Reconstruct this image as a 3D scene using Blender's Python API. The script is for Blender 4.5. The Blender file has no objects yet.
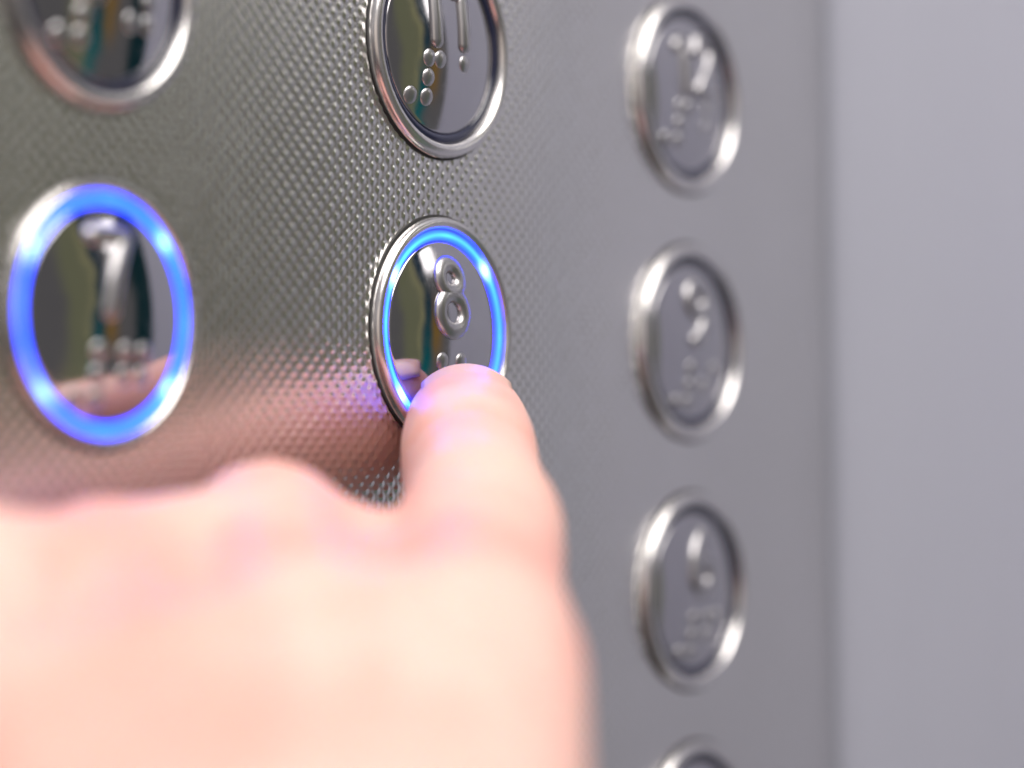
import bpy, bmesh, math, random
from mathutils import Vector, Matrix
MM = 0.001
scene = bpy.context.scene
C = scene.collection
random.seed(4)

# ------------------------------------------------------------------ helpers
def link(name, me, mat=None, parent=None, smooth=True):
    o = bpy.data.objects.new(name, me)
    C.objects.link(o)
    if mat: me.materials.append(mat)
    if smooth:
        me.polygons.foreach_set('use_smooth', [True] * len(me.polygons))
    if parent: o.parent = parent
    return o

def mesh_from(name, verts, faces):
    me = bpy.data.meshes.new(name)
    me.from_pydata([(x * MM, y * MM, z * MM) for x, y, z in verts], [], faces)
    me.update()
    bm = bmesh.new(); bm.from_mesh(me)
    bmesh.ops.recalc_face_normals(bm, faces=bm.faces)
    bm.to_mesh(me); bm.free()
    return me

def lathe(name, prof, seg=160, closed=False):
    """profile of (radius, height above the panel) revolved about the button axis (-Y)"""
    v, f = [], []
    n = len(prof)
    for i in range(seg):
        a = 2 * math.pi * i / seg
        for r, h in prof:
            v.append((r * math.cos(a), -h, r * math.sin(a)))
    for i in range(seg):
        j = (i + 1) % seg
        for k in range(n if closed else n - 1):
            l = (k + 1) % n
            f.append((i * n + k, i * n + l, j * n + l, j * n + k))
    return mesh_from(name, v, f)

class NT:
    def __init__(s, tree): s.t = tree; s.n = tree.nodes; s.l = tree.links
    def new(s, typ, **kw):
        nd = s.n.new(typ)
        for k, v in kw.items(): setattr(nd, k, v)
        return nd
    def put(s, sock, v):
        if isinstance(v, bpy.types.NodeSocket): s.l.new(v, sock)
        else: sock.default_value = v
    def math(s, op, a, b=0.0, c=0.0):
        nd = s.new('ShaderNodeMath', operation=op)
        s.put(nd.inputs[0], a); s.put(nd.inputs[1], b); s.put(nd.inputs[2], c)
        return nd.outputs[0]
    def sstep(s, x, a, b):
        nd = s.new('ShaderNodeMapRange', interpolation_type='SMOOTHSTEP')
        s.put(nd.inputs['Value'], x); nd.inputs['From Min'].default_value = a; nd.inputs['From Max'].default_value = b
        return nd.outputs[0]
    def mix(s, f, a, b, typ='MIX'):
        nd = s.new('ShaderNodeMix', data_type='RGBA', blend_type=typ)
        s.put(nd.inputs[0], f)
        for k, q in ((6, a), (7, b)):
            if isinstance(q, tuple) and len(q) == 3: q = (*q, 1)
            s.put(nd.inputs[k], q)
        return nd.outputs[2]
    def noise(s, vec, scale, detail=2.0, rough=0.5):
        nd = s.new('ShaderNodeTexNoise')
        if vec is not None: s.l.new(vec, nd.inputs['Vector'])
        nd.inputs['Scale'].default_value = scale; nd.inputs['Detail'].default_value = detail
        nd.inputs['Roughness'].default_value = rough
        return nd.outputs[0]

def material(name, color=(.5, .5, .5), metal=0.0, rough=0.5, **inp):
    m = bpy.data.materials.new(name); m.use_nodes = True
    b = m.node_tree.nodes['Principled BSDF']
    b.inputs['Base Color'].default_value = (*color, 1)
    b.inputs['Metallic'].default_value = metal
    b.inputs['Roughness'].default_value = rough
    for k, v in inp.items(): b.inputs[k.replace('_', ' ')].default_value = v
    return m, NT(m.node_tree), b

# ------------------------------------------------------------------ materials
# embossed stainless sheet: a staggered lattice of rounded bumps
M_panel, t, b = material('embossed_steel', (.50, .495, .49), 1.0, .30)
geo = t.new('ShaderNodeNewGeometry')
sep = t.new('ShaderNodeSeparateXYZ'); t.l.new(geo.outputs['Position'], sep.inputs[0])
fine = t.noise(geo.outputs['Position'], 2600.0, 3.0, .6)
bump = t.new('ShaderNodeBump'); bump.inputs['Strength'].default_value = .35
bump.inputs['Distance'].default_value = 0.02 * MM
t.l.new(fine, bump.inputs['Height']); t.l.new(bump.outputs[0], b.inputs['Normal'])
big = t.noise(geo.outputs['Position'], 35.0, 3.0)
t.put(b.inputs['Base Color'], t.mix(big, (.66, .65, .64), (.74, .73, .73)))
sepp = t.new('ShaderNodeSeparateXYZ'); t.l.new(geo.outputs['Position'], sepp.inputs[0])
top = t.sstep(t.math('MULTIPLY', sepp.outputs['Y'], -1.0 / MM), .04, .11)     # rubbed, shinier bump tops
t.put(b.inputs['Roughness'], t.math('SUBTRACT', t.math('ADD', t.math('MULTIPLY', big, .10), .17), t.math('MULTIPLY', top, .08)))

M_ring, t, b = material('satin_steel', (.70, .68, .68), 1.0, .22)
geo = t.new('ShaderNodeNewGeometry')
n = t.noise(geo.outputs['Position'], 4200.0, 2.0)
bp_ = t.new('ShaderNodeBump'); bp_.inputs['Strength'].default_value = .25; bp_.inputs['Distance'].default_value = .01 * MM
t.l.new(n, bp_.inputs['Height']); t.l.new(bp_.outputs[0], b.inputs['Normal'])
t.put(b.inputs['Roughness'], t.math('ADD', t.math('MULTIPLY', t.noise(geo.outputs['Position'], 300.0), .10), .19))

M_plate, t, b = material('polished_steel', (.50, .49, .52), 1.0, .045)
geo = t.new('ShaderNodeNewGeometry')
sm = t.noise(geo.outputs['Position'], 220.0, 4.0, .65)
t.put(b.inputs['Roughness'], t.math('ADD', t.math('MULTIPLY', t.sstep(sm, .4, .75), .09), .06))
t.put(b.inputs['Base Color'], t.mix(sm, (.47, .46, .49), (.53, .52, .55)))
M_digit, t, b = material('polished_steel_relief', (.46, .45, .465), 1.0, .30)
M_black, t, b = material('plain_black', (.012, .011, .011), 0.0, .55)

M_off, t, b = material('dark_lens', (.012, .014, .04), 0.0, .18)
M_off.node_tree.nodes['Principled BSDF'].inputs['Coat Weight'].default_value = .4

def lit_material(name, gain, cbase, rc, hw, edge, hot, B):
    m, t, b = material(name, (.03, .08, .4), 0.0, .6)
    tc = t.new('ShaderNodeTexCoord')
    s = t.new('ShaderNodeSeparateXYZ'); t.l.new(tc.outputs['Object'], s.inputs[0])
    r = t.math('SQRT', t.math('ADD', t.math('MULTIPLY', s.outputs['X'], s.outputs['X']),
                              t.math('MULTIPLY', s.outputs['Z'], s.outputs['Z'])))
    r = t.math('DIVIDE', r, MM)
    mid = t.math('SUBTRACT', 1.0, t.math('ABSOLUTE', t.math('DIVIDE', t.math('SUBTRACT', r, rc), hw)))
    core = t.sstep(mid, .45, 1.0)
    mid = t.sstep(mid, 0.0, .45)
    ang = t.math('ARCTAN2', s.outputs['Z'], s.outputs['X'])
    # eight diodes behind the lens, the diagonal ones seen brightest
    c8 = t.math('COSINE', t.math('MULTIPLY', t.math('ADD', ang, .06), 8.0))
    c4 = t.math('COSINE', t.math('MULTIPLY', t.math('SUBTRACT', ang, .72), 4.0))
    spot = 0.0
    for deg, k in ((148, 90.0), (222, 90.0), (42, 90.0), (321, 90.0)):
        q = t.math('ADD', t.math('MULTIPLY', t.math('COSINE', t.math('SUBTRACT', ang, math.radians(deg))), .5), .5)
        spot = t.math('ADD', spot, t.math('POWER', q, 420.0))
    spot2 = t.math('POWER', t.math('ADD', t.math('MULTIPLY', c8, .5), .5), 5.0)
    glow = t.math('ADD', t.math('MULTIPLY', spot2, .30), t.math('MULTIPLY', t.math('POWER', t.math('ADD', t.math('MULTIPLY', c4, .5), .5), 3.0), .45))
    col = t.mix(mid, edge, (.04, .28, B))
    col = t.mix(t.math('MULTIPLY', t.math('ADD', t.math('MULTIPLY', glow, .8), cbase), core), col, (.12, 1.0, B))
    col = t.mix(t.math('MULTIPLY', spot, t.math('POWER', mid, 1.5)), col, hot)
    t.put(b.inputs['Emission Color'], col)
    b.inputs['Emission Strength'].default_value = gain
    return m
M_lit = [lit_material('blue_lit_lens', 1.0, .12, 12.87, .88, (.03, .13, 6.0), (.75, 1.8, 5.0), 7.0), lit_material('blue_lit_lens_bright', 1.1, .6, 12.55, .85, (.06, .03, 14.0), (1.2, 2.2, 8.0), 15.0)]

M_skin, t, b = material('skin', (.72, .42, .32), 0.0, .42)
tc = t.new('ShaderNodeTexCoord')
n1 = t.noise(tc.outputs['Object'], 42.0, 3.0)
n2 = t.noise(tc.outputs['Object'], 160.0, 3.0)
c = t.mix(t.sstep(n1, .35, .68), (.87, .53, .46), (.85, .40, .34))
c = t.mix(t.math('MULTIPLY', t.sstep(n2, .45, .75), .35), c, (.80, .33, .27))
t.put(b.inputs['Base Color'], c)
b.inputs['Subsurface Weight'].default_value = .35
b.inputs['Subsurface Radius'].default_value = (1.0, .35, .2)
b.inputs['Subsurface Scale'].default_value = .0035
vor = t.new('ShaderNodeTexVoronoi'); vor.inputs['Scale'].default_value = 1500.0
t.l.new(tc.outputs['Object'], vor.inputs['Vector'])
h = t.math('ADD', t.math('MULTIPLY', vor.outputs['Distance'], .25), t.noise(tc.outputs['Object'], 500.0, 3.0))
bb = t.new('ShaderNodeBump'); bb.inputs['Strength'].default_value = .5; bb.inputs['Distance'].default_value = .12 * MM
t.l.new(h, bb.inputs['Height']); t.l.new(bb.outputs[0], b.inputs['Normal'])
M_nail, t, b = material('fingernail', (.76, .46, .38), 0.0, .36)
b.inputs['Subsurface Weight'].default_value = .2
b.inputs['Subsurface Scale'].default_value = .002

M_wall, t, b = material('lavender_grey_steel', (.43, .41, .475), .0, .5)
geo = t.new('ShaderNodeNewGeometry')
mp = t.new('ShaderNodeMapping'); mp.inputs['Scale'].default_value = (1, 1, .12)
t.l.new(geo.outputs['Position'], mp.inputs[0])
n = t.noise(mp.outputs[0], 120.0, 4.0)
n2 = t.noise(geo.outputs['Position'], 9.0, 2.0)
t.put(b.inputs['Base Color'], t.mix(t.math('ADD', t.math('MULTIPLY', n, .35), t.math('MULTIPLY', n2, .5)), (.50, .525, .63), (.58, .605, .71)))

# ------------------------------------------------------------------ panel and return wall
P, V = 63.0, 37.7      # spacing of the columns and rows
XC = 109.3            # where the panel meets the return wall
def box(name, x0, x1, y0, y1, z0, z1, mat, parent=None, bevel=0):
    v = [(x, y, z) for x in (x0, x1) for y in (y0, y1) for z in (z0, z1)]
    f = [(0, 1, 3, 2), (4, 6, 7, 5), (0, 4, 5, 1), (2, 3, 7, 6), (0, 2, 6, 4), (1, 5, 7, 3)]
    me = mesh_from(name, v, f)
    if bevel:
        bm = bmesh.new(); bm.from_mesh(me)
        bmesh.ops.bevel(bm, geom=bm.edges[:], offset=bevel * MM, segments=3, profile=.5, affect='EDGES')
        bm.to_mesh(me); bm.free()
    return link(name, me, mat, parent, smooth=False)
import numpy as np
def embossed_sheet():
    # stainless sheet with a pressed staggered lattice of rounded bumps
    x0, x1, z0, z1 = -118.0, XC - 1.6, -76.0, 76.0
    xs = np.concatenate([[-260.0], np.arange(x0, x1, .185), [x1]])
    zs = np.concatenate([[-330.0], np.arange(z0, z1, .165), [330.0]])
    X, Z = np.meshgrid(xs, zs, indexing='ij')
    px, pz = 2.15, 1.96
    Xw = X + .05 * np.sin(X * .9 + Z * .4) + .03 * np.sin(Z * 2.3 - X * .7)
    Zw = Z + .05 * np.sin(Z * .8 - X * .5) + .03 * np.sin(X * 1.9 + Z * .6)
    Y = np.zeros_like(X)
    rng = np.random.RandomState(3)
    amp = 1 + .07 * rng.randn(400, 400)
    for ox, oz, hh, sg in ((0, 0, .12, .29), (.5, .5, .12, .29), (.5, .06, .03, .24), (0, .56, .03, .24)):
        u = Xw / px + ox; w_ = Zw / pz + oz
        iu, iw = np.round(u).astype(int), np.round(w_).astype(int)
        du, dw = (u - iu) * px, (w_ - iw) * pz
        Y -= hh * amp[iu % 400, iw % 400] * np.exp(-((du / 1.08) ** 2 + dw ** 2) / (2 * sg * sg))
    for bx in (-P, 0, P):
        for bz in (V, 0, -V, -2 * V):
            if bx < P and bz < 0: continue
            rr = np.hypot(X - bx, Z - bz)
            Y *= np.clip((rr - 14.7) / .3, 0, 1)
    Y[0, :] = 0; Y[-1, :] = 0; Y[:, 0] = 0; Y[:, -1] = 0
    nx, nz = X.shape
    co_ = np.stack([X, Y, Z], -1).reshape(-1, 3) * MM
    idx = np.arange(nx * nz).reshape(nx, nz)
    q = np.stack([idx[:-1, :-1], idx[1:, :-1], idx[1:, 1:], idx[:-1, 1:]], -1).reshape(-1, 4)
    me = bpy.data.meshes.new('control_panel')
    me.vertices.add(len(co_)); me.vertices.foreach_set('co', co_.ravel().astype(np.float32))
    me.loops.add(q.size); me.loops.foreach_set('vertex_index', q.ravel().astype(np.int32))
    me.polygons.add(len(q)); me.polygons.foreach_set('loop_start', np.arange(0, q.size, 4, dtype=np.int32))
    me.polygons.foreach_set('loop_total', np.full(len(q), 4, dtype=np.int32))
    me.update(); me.validate()
    return link('control_panel', me, M_panel)
panel = embossed_sheet()
panel['label'] = 'dimpled stainless steel lift control panel carrying the round buttons'
panel['category'] = 'control panel'
wall = box('wall', XC, XC + 12, -90, 30, -900, 900, M_wall, None, 3.0)
wall['kind'] = 'structure'
back = box('wall_behind_panel', -190, XC - .3, 6, 12, -900, 900, M_black)
back['kind'] = 'structure'

# ------------------------------------------------------------------ buttons
RP, HE = 11.75, .5      # plate radius, plate edge height
RD2 = 46.0
def dome(r):
    return HE + math.sqrt(RD2 ** 2 - r * r) - math.sqrt(RD2 ** 2 - RP ** 2)
def ring_profile(rin, h=1.5):
    # rounded crown between the inner and outer wall
    ro = 14.95; e = .22; pr = [(ro, 0), (ro, e)]
    n = 14; c = (ro + rin) / 2; hw = (ro - rin) / 2
    for i in range(n + 1):
        a = math.pi * i / n
        pr.append((c + hw * math.cos(a), e + (h - e) * math.sin(a) ** .85 if 0 < i < n else e))
    return pr + [(rin, .15), (rin, 0)]
me_ring = lathe('bezel_ring', ring_profile(12.95))
me_ring_lit = [lathe('bezel_ring', ring_profile(13.6, 1.15)), lathe('bezel_ring', ring_profile(13.35, 1.35))]
me_seam_ring = lathe('seam_ring', [(14.9, 0), (15.28, 0), (15.28, .12), (15.2, .17), (14.9, .17)])  # black ring at the bezel foot, drawn as a dark seam
me_lens = lathe('light_ring', [(13.2, .12), (13.1, .45), (12.9, .62), (12.6, .72), (12.3, .72), (12.05, .62), (11.85, .45), (11.7, .12)])
pp = [(RP, .1), (RP + .02, HE - .25), (RP - .03, HE - .08), (RP - .15, dome(RP - .15) - .01)]
pp += [(r, dome(r)) for r in [RP - .4 - i * (RP - .45) / 26 for i in range(27)]]
me_plate = lathe('button_plate', pp + [(0.0, dome(0))])
bm = bmesh.new(); bm.from_mesh(me_plate); bmesh.ops.remove_doubles(bm, verts=bm.verts, dist=1e-7)
bmesh.ops.recalc_face_normals(bm, faces=bm.faces); bm.to_mesh(me_plate); bm.free()

me_lens_lit = [lathe('light_ring', [(o_ + .05, .1), (o_ + .02, .45), (o_ - .2, .58), ((i_ + o_) / 2 + .25, .66), ((i_ + o_) / 2 - .25, .66), (i_ + .35, .6), (i_ + .12, .45), (i_ - .03, .1)])
               for i_, o_ in ((12.1, 13.6), (11.78, 13.35))]  # lit lenses wider, standing in for blue reflected by the bezel's inner slope
def catmull(pts, closed=False, per=10):
    out = []; n = len(pts)
    rng = range(n) if closed else range(n - 1)
    for i in rng:
        if closed: p = [pts[(i + k) % n] for k in (-1, 0, 1, 2)]
        else: p = [pts[max(0, min(n - 1, i + k))] for k in (-1, 0, 1, 2)]
        for s in range(per):
            u = s / per
            out.append(tuple(.5 * (2 * p[1][d] + (p[2][d] - p[0][d]) * u + (2 * p[0][d] - 5 * p[1][d] + 4 * p[2][d] - p[3][d]) * u * u
                       + (3 * p[1][d] - p[0][d] - 3 * p[2][d] + p[3][d]) * u ** 3) for d in (0, 1)))
    if not closed: out.append(pts[-1])
    return out

def stroke(v, f, path, closed, rad, hh, ns=14):
    """raised half-round stroke laid on the domed plate"""
    n = len(path); base = len(v)
    rings = []
    for i, (x, z) in enumerate(path):
        a = path[(i - 1) % n] if (closed or i > 0) else path[i]
        c = path[(i + 1) % n] if (closed or i < n - 1) else path[i]
        dx, dz = c[0] - a[0], c[1] - a[1]; L = math.hypot(dx, dz) or 1
        rings.append((x, z, -dz / L, dx / L, 1.0, dx / L, dz / L))
    if not closed:
        caps0, caps1 = [], []
        for k in range(1, 7):
            th = k / 6 * math.pi / 2
            s, off = max(.02, math.cos(th)), math.sin(th) * rad
            x, z, nx, nz, _, tx, tz = rings[0]; caps0.insert(0, (x - tx * off, z - tz * off, nx, nz, s, tx, tz))
            x, z, nx, nz, _, tx, tz = rings[-1]; caps1.append((x + tx * off, z + tz * off, nx, nz, s, tx, tz))
        rings = caps0 + rings + caps1
    for (x, z, nx, nz, s, tx, tz) in rings:
        for k in range(ns):
            th = 2 * math.pi * k / ns
            ox = math.cos(th) * rad * s
            px, pz = x + nx * ox, z + nz * ox
            v.append((px, -(dome(math.hypot(px, pz)) + math.sin(th) * hh * s), pz))
    m = len(rings)
    for i in range(m if closed else m - 1):
        j = (i + 1) % m
        for k in range(ns):
            l = (k + 1) % ns
            f.append((base + i * ns + k, base + i * ns + l, base + j * ns + l, base + j * ns + k))
    if not closed:
        f.append(tuple(base + k for k in range(ns)))
        f.append(tuple(base + (m - 1) * ns + k for k in range(ns)))

def ell(cx, cz, rx, rz, a0=0, a1=360, n=40):
    full = abs(a1 - a0) >= 360
    return [(cx + rx * math.cos(math.radians(a0 + (a1 - a0) * i / (n if full else n - 1))),
             cz + rz * math.sin(math.radians(a0 + (a1 - a0) * i / (n if full else n - 1)))) for i in range(n)]
# digits, 10 mm tall, origin at the lower middle; list of (path, closed)
DIG = {
    '0': [(ell(0, 5, 2.6, 4.2), True)],
    '1': [([(-1.5, 7.6), (-.2, 8.6), (.25, 9.2), (.25, 6.5), (.25, 3.5), (.25, .8)], False)],
    '2': [(catmull([(-2.3, 7.3), (-1.5, 8.9), (.3, 9.3), (2.1, 8.2), (1.9, 6.2), (.2, 3.9), (-1.6, 2.0), (-2.4, .9)]) + [(-1.2, .8), (.6, .8), (2.5, .8)], False)],
    '3': [(catmull([(-2.2, 8.0), (-.8, 9.2), (1.1, 9.0), (2.0, 7.4), (1.2, 5.7), (-.2, 5.2)]), False),
          (catmull([(.0, 5.2), (1.7, 4.6), (2.5, 2.9), (1.6, 1.1), (-.3, .7), (-2.4, 1.8)]), False)],
    '6': [(ell(0, 2.95, 2.3, 2.2), True), (catmull([(-2.25, 3.3), (-1.7, 5.8), (-.3, 8.0), (1.3, 9.2)]), False)],
    '7': [([(-2.5, 9.1), (-.8, 9.1), (.8, 9.1), (2.4, 9.1)], False), (catmull([(2.4, 9.0), (1.2, 6.8), (.1, 4.2), (-.7, .9)]), False)],
    '8': [(ell(0, 7.45, 2.05, 1.9), True), (ell(0, 2.9, 2.6, 2.45), True)],
    '9': [(ell(0, 7.05, 2.3, 2.2), True), (catmull([(2.25, 6.7), (1.7, 4.2), (.3, 2.0), (-1.3, .8)]), False)],
}
BR = {'#': (3, 4, 5, 6), '1': (1,), '2': (1, 2), '3': (1, 4), '6': (1, 2, 4), '7': (1, 2, 4, 5), '8': (1, 2, 5), '9': (2, 4), '0': (2, 4, 5)}
def digit_mesh(ch, cx, z0):
    v, f = [], []
    for path, closed in DIG[ch]:
        stroke(v, f, [(x + cx, z + z0) for x, z in path], closed, 1.16, .70)
    return mesh_from('digit', v, f)
def dot_mesh(cx, cz):
    v, f = [], []; R, H = 1.2, .42; ns, nr = 20, 7
    for k in range(nr + 1):
        th = k / nr * math.pi / 2
        for i in range(ns):
            a = 2 * math.pi * i / ns
            x, z = cx + R * math.cos(th) * math.cos(a), cz + R * math.cos(th) * math.sin(a)
            v.append((x, -(dome(math.hypot(x, z)) - .05 + H * math.sin(th)), z))
    for k in range(nr):
        for i in range(ns):
            j = (i + 1) % ns; f.append((k * ns + i, k * ns + j, (k + 1) * ns + j, (k + 1) * ns + i))
    me = mesh_from('braille_dot', v, f)
    bm = bmesh.new(); bm.from_mesh(me); bmesh.ops.remove_doubles(bm, verts=bm.verts, dist=2e-6); bm.to_mesh(me); bm.free()
    return me

def button(text, x, z, lit, label):
    root = bpy.data.objects.new('lift_button', None); C.objects.link(root)
    root.empty_display_size = .01
    root.location = (x * MM, -.02 * MM, z * MM)
    root['label'] = label; root['category'] = 'lift button'; root['group'] = 'round buttons on the lift panel'
    def child(name, me, mat, par=root):
        o = bpy.data.objects.new(name, me); C.objects.link(o); o.parent = par
        if not me.materials: me.materials.append(mat)
        me.polygons.foreach_set('use_smooth', [True] * len(me.polygons))
        return o
    child('seam_ring', me_seam_ring, M_black)
    child('bezel_ring', me_ring_lit[lit - 1] if lit else me_ring, M_ring)
    lens = me_lens_lit[lit - 1] if lit else me_lens
    if lit: lens.materials.append(M_lit[lit - 1])
    o = child('light_ring', lens, M_off)
    if lit: o['label'] = 'glowing blue light ring'
    pl = child('button_plate', me_plate, M_plate)
    if lit == 1: pl.scale = (1.03, 1, 1.03)
    two = len(text) == 2
    cells = [-5.7, -.55, 4.9] if two else [-3.65, 3.4]
    z1 = -2.3 if two else -4.1
    xs = [-3.0, 3.1] if two else [0]
    for ch, cx in zip(text, xs): child('digit', digit_mesh(ch, cx, -.6), M_digit, pl)
    for ch, cx in zip('#' + text, cells):
        for d in BR[ch]:
            dx = 1.5 if d > 3 else -1.5
            child('braille_dot', dot_mesh(cx + dx, z1 - 2.55 * ((d - 1) % 3)), M_digit, pl)
    return root
me_lens.materials.append(M_off)
button('10', -P, V, False, 'unlit steel button 10 above the glowing button 7')
button('7', -P, 0, 1, 'steel button 7 with a broad glowing blue ring')
button('11', 0, V, False, 'unlit steel button 11 directly above the pressed button 8')
button('8', 0, 0, 2, 'blue ringed steel button 8 pressed by the fingertip')
button('12', P, V, False, 'unlit steel button 12 at the top of the right column')
button('9', P, 0, False, 'unlit steel button 9 to the right of the pressed button')
button('6', P, -V, False, 'unlit steel button 6 directly below button 9')
button('3', P, -2 * V, False, 'unlit steel button 3, only its upper rim in view')

# ------------------------------------------------------------------ the hand
J = {
 'itip': (-5.3, -7.9, -12.9), 'idip': (-21.1, -20.0, -18.0), 'ipip': (-38.2, -33.7, -24.6), 'imcp': (-66.7, -51.8, -37.3),
 'mpip': (-57.1, -18.9, -25.6), 'mmcp': (-82.3, -45.2, -37.7), 'mdip': (-51.5, -15.5, -48.5), 'mtip': (-62.5, -27.5, -56.9),
 'rpip': (-79.9, -16.6, -28.6), 'rmcp': (-96.9, -40.0, -40.2), 'rdip': (-74.5, -14.1, -50.2), 'rtip': (-84.5, -25.6, -56.9),
 'ppip': (-99.1, -18.0, -28.0), 'pmcp': (-112.4, -36.9, -43.1), 'pdip': (-93.7, -14.5, -48.8), 'ptip': (-101.0, -24.8, -56.4),
 'wrist': (-128.0, -86.0, -72.0), 'elbow': (-172, -132, -260), 'tcmc': (-104.2, -80.7, -68.9), 'tmcp': (-76.2, -60.8, -62.4),
 'tdip': (-54.1, -43.6, -70.9), 'ttip': (-50.0, -27.0, -74.1)}
def capsule(v, f, a, b, ra, rb, seg=20):
    a, b = Vector(a), Vector(b); d = (b - a); L = d.length; d.normalize()
    u = d.orthogonal().normalized(); w = d.cross(u); base = len(v); rows = 0
    prof = []
    for k in range(7):
        th = -math.pi / 2 + k / 6 * math.pi / 2; prof.append((math.sin(th) * ra, max(.01, math.cos(th)) * ra))
    for k in range(1, 7): prof.append((L * k / 7, ra + (rb - ra) * k / 7))
    for k in range(7):
        th = k / 6 * math.pi / 2; prof.append((L + math.sin(th) * rb, max(.01, math.cos(th)) * rb))
    for s, r in prof:
        for i in range(seg):
            t_ = 2 * math.pi * i / seg
            v.append(tuple(a + d * s + (u * math.cos(t_) + w * math.sin(t_)) * r))
    m = len(prof)
    for k in range(m - 1):
        for i in range(seg):
            j = (i + 1) % seg; f.append((base + k * seg + i, base + k * seg + j, base + (k + 1) * seg + j, base + (k + 1) * seg + i))
    f.append(tuple(base + i for i in range(seg))[::-1]); f.append(tuple(base + (m - 1) * seg + i for i in range(seg)))
def lerp(a, b, s): return tuple(a[i] + (b[i] - a[i]) * s for i in range(3))
hv, hf = [], []
def chain(pts):
    for (a, ra), (b_, rb) in zip(pts, pts[1:]): capsule(hv, hf, a, b_, ra, rb)
def finger(pre, rt, rd, rp, rm):
    t0, d0, p0, m0 = (J[pre + k] for k in ('tip', 'dip', 'pip', 'mcp'))
    chain([(t0, rt), (lerp(t0, d0, .45), rt * 1.07), (d0, rd), (lerp(d0, p0, .5), rd * .98), (p0, rp),
           (lerp(p0, m0, .45), rp * .98), (m0, rm)])
finger('i', 8.1, 8.6, 9.8, 12.4)
finger('m', 7.6, 8.4, 9.7, 12.0)
finger('r', 7.2, 8.0, 9.2, 11.4)
finger('p', 7.0, 7.6, 8.6, 10.8)
for k, rm in (('imcp', 12.6), ('mmcp', 12.6), ('rmcp', 12.0), ('pmcp', 11.0)):
    chain([(J[k], rm), (lerp(J[k], J['wrist'], .5), rm + 2.5), (lerp(J[k], J['wrist'], .95), 17)])
chain([(J['wrist'], 20), (J['elbow'], 34)])
chain([(lerp(J['wrist'], J['imcp'], .15), 17), (J['tcmc'], 15), (J['tmcp'], 12.0), (J['tdip'], 10.2), (J['ttip'], 8.6)])
# palm side flesh, web between thumb and index, and flesh between the knuckles
chain([(J['imcp'], 11.0), (J['tmcp'], 11.0)])
chain([(lerp(J['imcp'], J['wrist'], .4), 14), (lerp(J['tcmc'], J['tmcp'], .5), 14)])
for a, c_ in (('imcp', 'mmcp'), ('mmcp', 'rmcp'), ('rmcp', 'pmcp')):
    chain([(J[a], 11.4), (J[c_], 11.2)])
    chain([(lerp(J[a], J['wrist'], .5), 14.5), (lerp(J[c_], J['wrist'], .5), 14.2)])
# flesh between the curled fingers
chain([(lerp(J['mmcp'], J['mpip'], .95), 8.2), (lerp(J['rmcp'], J['rpip'], .97), 8.6)])
chain([(J['mpip'], 7.6), (tuple(Vector(lerp(J['ipip'], J['imcp'], .2)) - Vector((0, 0, 3.4))), 5.4)])
chain([(lerp(J['rmcp'], J['rpip'], .96), 8.2), (lerp(J['pmcp'], J['ppip'], .97), 8.2)])
chain([(lerp(J['imcp'], J['ipip'], .50), 6.8), (lerp(J['mmcp'], J['mpip'], .62), 7.2)])
# webs where the fingers leave the palm
chain([(lerp(J['imcp'], J['ipip'], .35), 8.5), (lerp(J['mmcp'], J['mpip'], .45), 7.6)])
chain([(lerp(J['mmcp'], J['mpip'], .55), 7.6), (lerp(J['rmcp'], J['rpip'], .55), 7.4)])
me = mesh_from('person', hv, hf)
hand = link('person', me, M_skin)
rm_ = hand.modifiers.new('merge', 'REMESH'); rm_.mode = 'VOXEL'; rm_.voxel_size = 1.0 * MM
s_ = hand.modifiers.new('soft', 'SMOOTH'); s_.factor = .6; s_.iterations = 22
dg = bpy.context.evaluated_depsgraph_get()
final = bpy.data.meshes.new_from_object(hand.evaluated_get(dg))
hand.modifiers.clear(); hand.data = final
# knuckle creases and pad flattening, pressed into the surface itself
def crease(center, axis, rad, depth, width):
    c0, a0 = Vector(center), Vector(axis).normalized()
    for vt in final.vertices:
        p = vt.co / MM - c0
        if p.length > rad: continue
        s = p.dot(a0)
        g = math.exp(-(s / width) ** 2) * depth
        rdir = p - a0 * s
        if rdir.length > .1: vt.co -= rdir.normalized() * g * MM
ax1 = Vector(J['idip']) - Vector(J['itip'])
ax2 = Vector(J['ipip']) - Vector(J['idip'])
for off, dep in ((-1.6, .5), (1.3, .65), (3.6, .4)):
    crease(Vector(J['idip']) + ax1.normalized() * off, ax1, 11, dep, .75)
for off, dep in ((-3.5, .5), (-.6, .75), (2.4, .7), (5.0, .45)):
    crease(Vector(J['ipip']) + ax2.normalized() * off, ax2, 13, dep, .9)
for vt in final.vertices:            # the pad flattens against the plate
    x, y, z = vt.co / MM
    r = math.hypot(x, z)
    if r < 14.5:
        lim = -(dome(min(r, RP)) + .75)
        if y > lim: vt.co.y = lim * MM
final.materials.clear(); final.materials.append(M_skin)
final.polygons.foreach_set('use_smooth', [True] * len(final.polygons))
final.update()
hand['label'] = 'bare left hand pressing button 8 with its outstretched index finger'
hand['category'] = 'hand'
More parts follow.
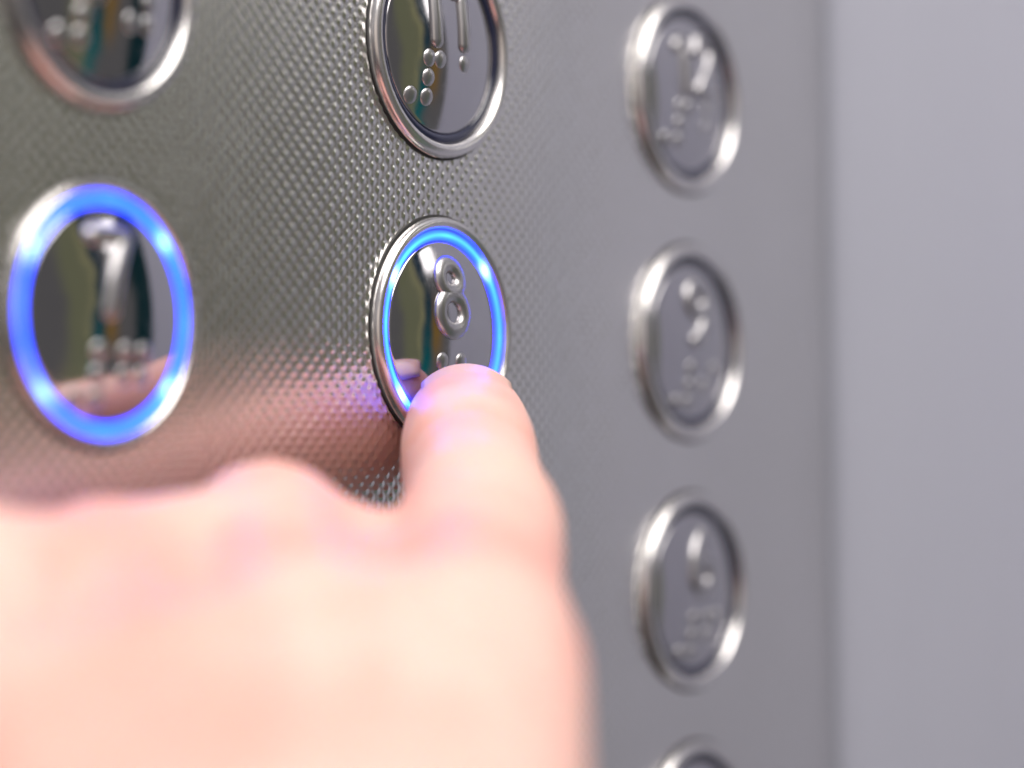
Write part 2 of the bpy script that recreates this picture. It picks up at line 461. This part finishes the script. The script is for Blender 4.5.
# fingernails: curved plates on the backs of the fingertips
def nail(tip, dip, up, rad, length, back, lift=.25, wid=52):
    T, Dp = Vector(J[tip]), Vector(J[dip]); a = (T - Dp).normalized()
    u = Vector(up); u = (u - a * u.dot(a)).normalized(); w = a.cross(u)
    v, f = [], []; nu, nl = 16, 14
    for lay in (0, 1):
        for i in range(nl + 1):
            s = i / nl
            along = back + length * s
            rr = rad
            over = along - 1.0
            if over > 0: rr = rad - over ** 2 / (2.6 * rad)
            half = math.radians(wid) * (1 - .25 * max(0, s - .75) * 4 * .8) * min(1, .55 + 3 * s)
            for k in range(nu + 1):
                th = -half + 2 * half * k / nu
                q = T + a * along + (u * math.cos(th) + w * math.sin(th)) * (rr + (lift if lay else lift - .55))
                v.append(tuple(q))
    st = (nu + 1); N = (nl + 1) * st
    for i in range(nl):
        for k in range(nu):
            q = i * st + k
            f.append((q, q + 1, q + st + 1, q + st)); f.append((N + q, N + q + st, N + q + st + 1, N + q + 1))
    for i in range(nl):
        for q in (i * st, i * st + nu): f.append((q, q + st, N + q + st, N + q))
    for k in range(nu):
        for q in (k, nl * st + k): f.append((q, N + q, N + q + 1, q + 1))
    return link('fingernail', mesh_from('fingernail', v, f), M_nail, hand)
nail('itip', 'idip', (-.15, -.12, 1), 7.9, 10.5, -5.6, .12, 46)

# ------------------------------------------------------------------ light
w = bpy.data.worlds.new('World'); scene.world = w; w.use_nodes = True
t = NT(w.node_tree); bg = w.node_tree.nodes['Background']
tc = t.new('ShaderNodeTexCoord'); s = t.new('ShaderNodeSeparateXYZ'); t.l.new(tc.outputs['Generated'], s.inputs[0])
al = t.math('MULTIPLY', t.math('ARCTAN2', t.math('MULTIPLY', s.outputs['Y'], -1.0), s.outputs['X']), 180 / math.pi)
el = s.outputs['Z']
wv = t.math('MULTIPLY', t.math('SUBTRACT', t.noise(tc.outputs['Generated'], 4.0, 2.0), .5), 14.0)
a2 = t.math('ADD', al, wv)
def band(x, a, b_, soft=1.5):
    return t.math('MULTIPLY', t.sstep(x, a - soft, a + soft), t.math('SUBTRACT', 1.0, t.sstep(x, b_ - soft, b_ + soft)))
col = t.mix(t.sstep(el, -.4, .5), (.05, .05, .055), (.42, .41, .42))            # cabin: darker below, lighter above
darkz = t.math('MULTIPLY', band(al, 20, 84, 4), t.math('SUBTRACT', 1.0, t.sstep(el, .40, .58)))
col = t.mix(darkz, col, (.135, .13, .128))
col = t.mix(band(a2, 27, 35), col, (.006, .03, .035))
tealc = t.mix(t.sstep(el, -.35, .25), (.0, .17, .17), (.004, .03, .06))
col = t.mix(t.math('MULTIPLY', band(a2, 43.0, 48.0, 2.0), band(el, -.06, .14, .08)), col, (.26, .15, .035))
col = t.mix(band(a2, 47.5, 51.5, 1.6), col, tealc)
col = t.mix(band(a2, 52.5, 61, 2.5), col, (.19, .195, .115))
col = t.mix(t.math('MULTIPLY', band(a2, 52, 53.5, .6), .7), col, (.36, .34, .16))
col = t.mix(band(al, 84, 120, 6), col, (.20, .19, .19))
w.node_tree.links.new(col, bg.inputs['Color']); bg.inputs['Strength'].default_value = 1.0

def area(name, loc, target, size, power, color, sy=None):
    L = bpy.data.lights.new(name, 'AREA'); L.energy = power; L.color = color; L.size = size
    if sy: L.shape = 'RECTANGLE'; L.size_y = sy
    o = bpy.data.objects.new(name, L); C.objects.link(o)
    o.location = loc
    o.rotation_euler = (Vector(target) - Vector(loc)).to_track_quat('-Z', 'Y').to_euler()
    return o
area('ceiling_light', (-.16, -.56, .80), (-.03, -.02, 0), 1.0, 14.5, (1.0, .95, .90), .7)
area('fill_light', (-1.1, -.95, .12), (-.05, 0, -.02), 1.0, 1.4, (1.0, .82, .68), .8)  # soft fill added behind the camera, not a lamp of the cabin
area('glint_light', (.70, -.66, .35), (-.02, 0, 0), .12, .15, (1.0, .96, .92), .12)  # small lamp added to put point glints on the panel bumps

# ------------------------------------------------------------------ camera
f, cx, cy, cz, yaw, pit, roll = 2508.87, -264.75, -197.01, -14.05, 0.6114825, 0.0210091, -0.0113516
fw = Vector((math.cos(pit) * math.cos(yaw), math.cos(pit) * math.sin(yaw), math.sin(pit)))
r = fw.cross(Vector((0, 0, 1))).normalized(); u = r.cross(fw)
r2 = r * math.cos(roll) + u * math.sin(roll); u2 = -r * math.sin(roll) + u * math.cos(roll)
cam = bpy.data.cameras.new('camera'); co = bpy.data.objects.new('camera', cam); C.objects.link(co)
Mx = Matrix((r2, u2, -fw)).transposed().to_4x4(); Mx.translation = Vector((cx, cy, cz)) * MM
co.matrix_world = Mx
cam.sensor_width = 36; cam.lens = f / 1024 * 36
cam.clip_start = .005; cam.clip_end = 50
cam.dof.use_dof = True; cam.dof.focus_distance = .324
cam.dof.aperture_fstop = 6.6
scene.camera = co
scene.view_settings.view_transform = 'Standard'; scene.view_settings.look = 'None'
scene.view_settings.exposure = 0
scene.render.engine = 'CYCLES'
scene.cycles.use_denoising = True
scene.cycles.sample_clamp_indirect = 3.0
scene.cycles.caustics_reflective = True
scene.cycles.blur_glossy = .6
scene.cycles.max_bounces = 10
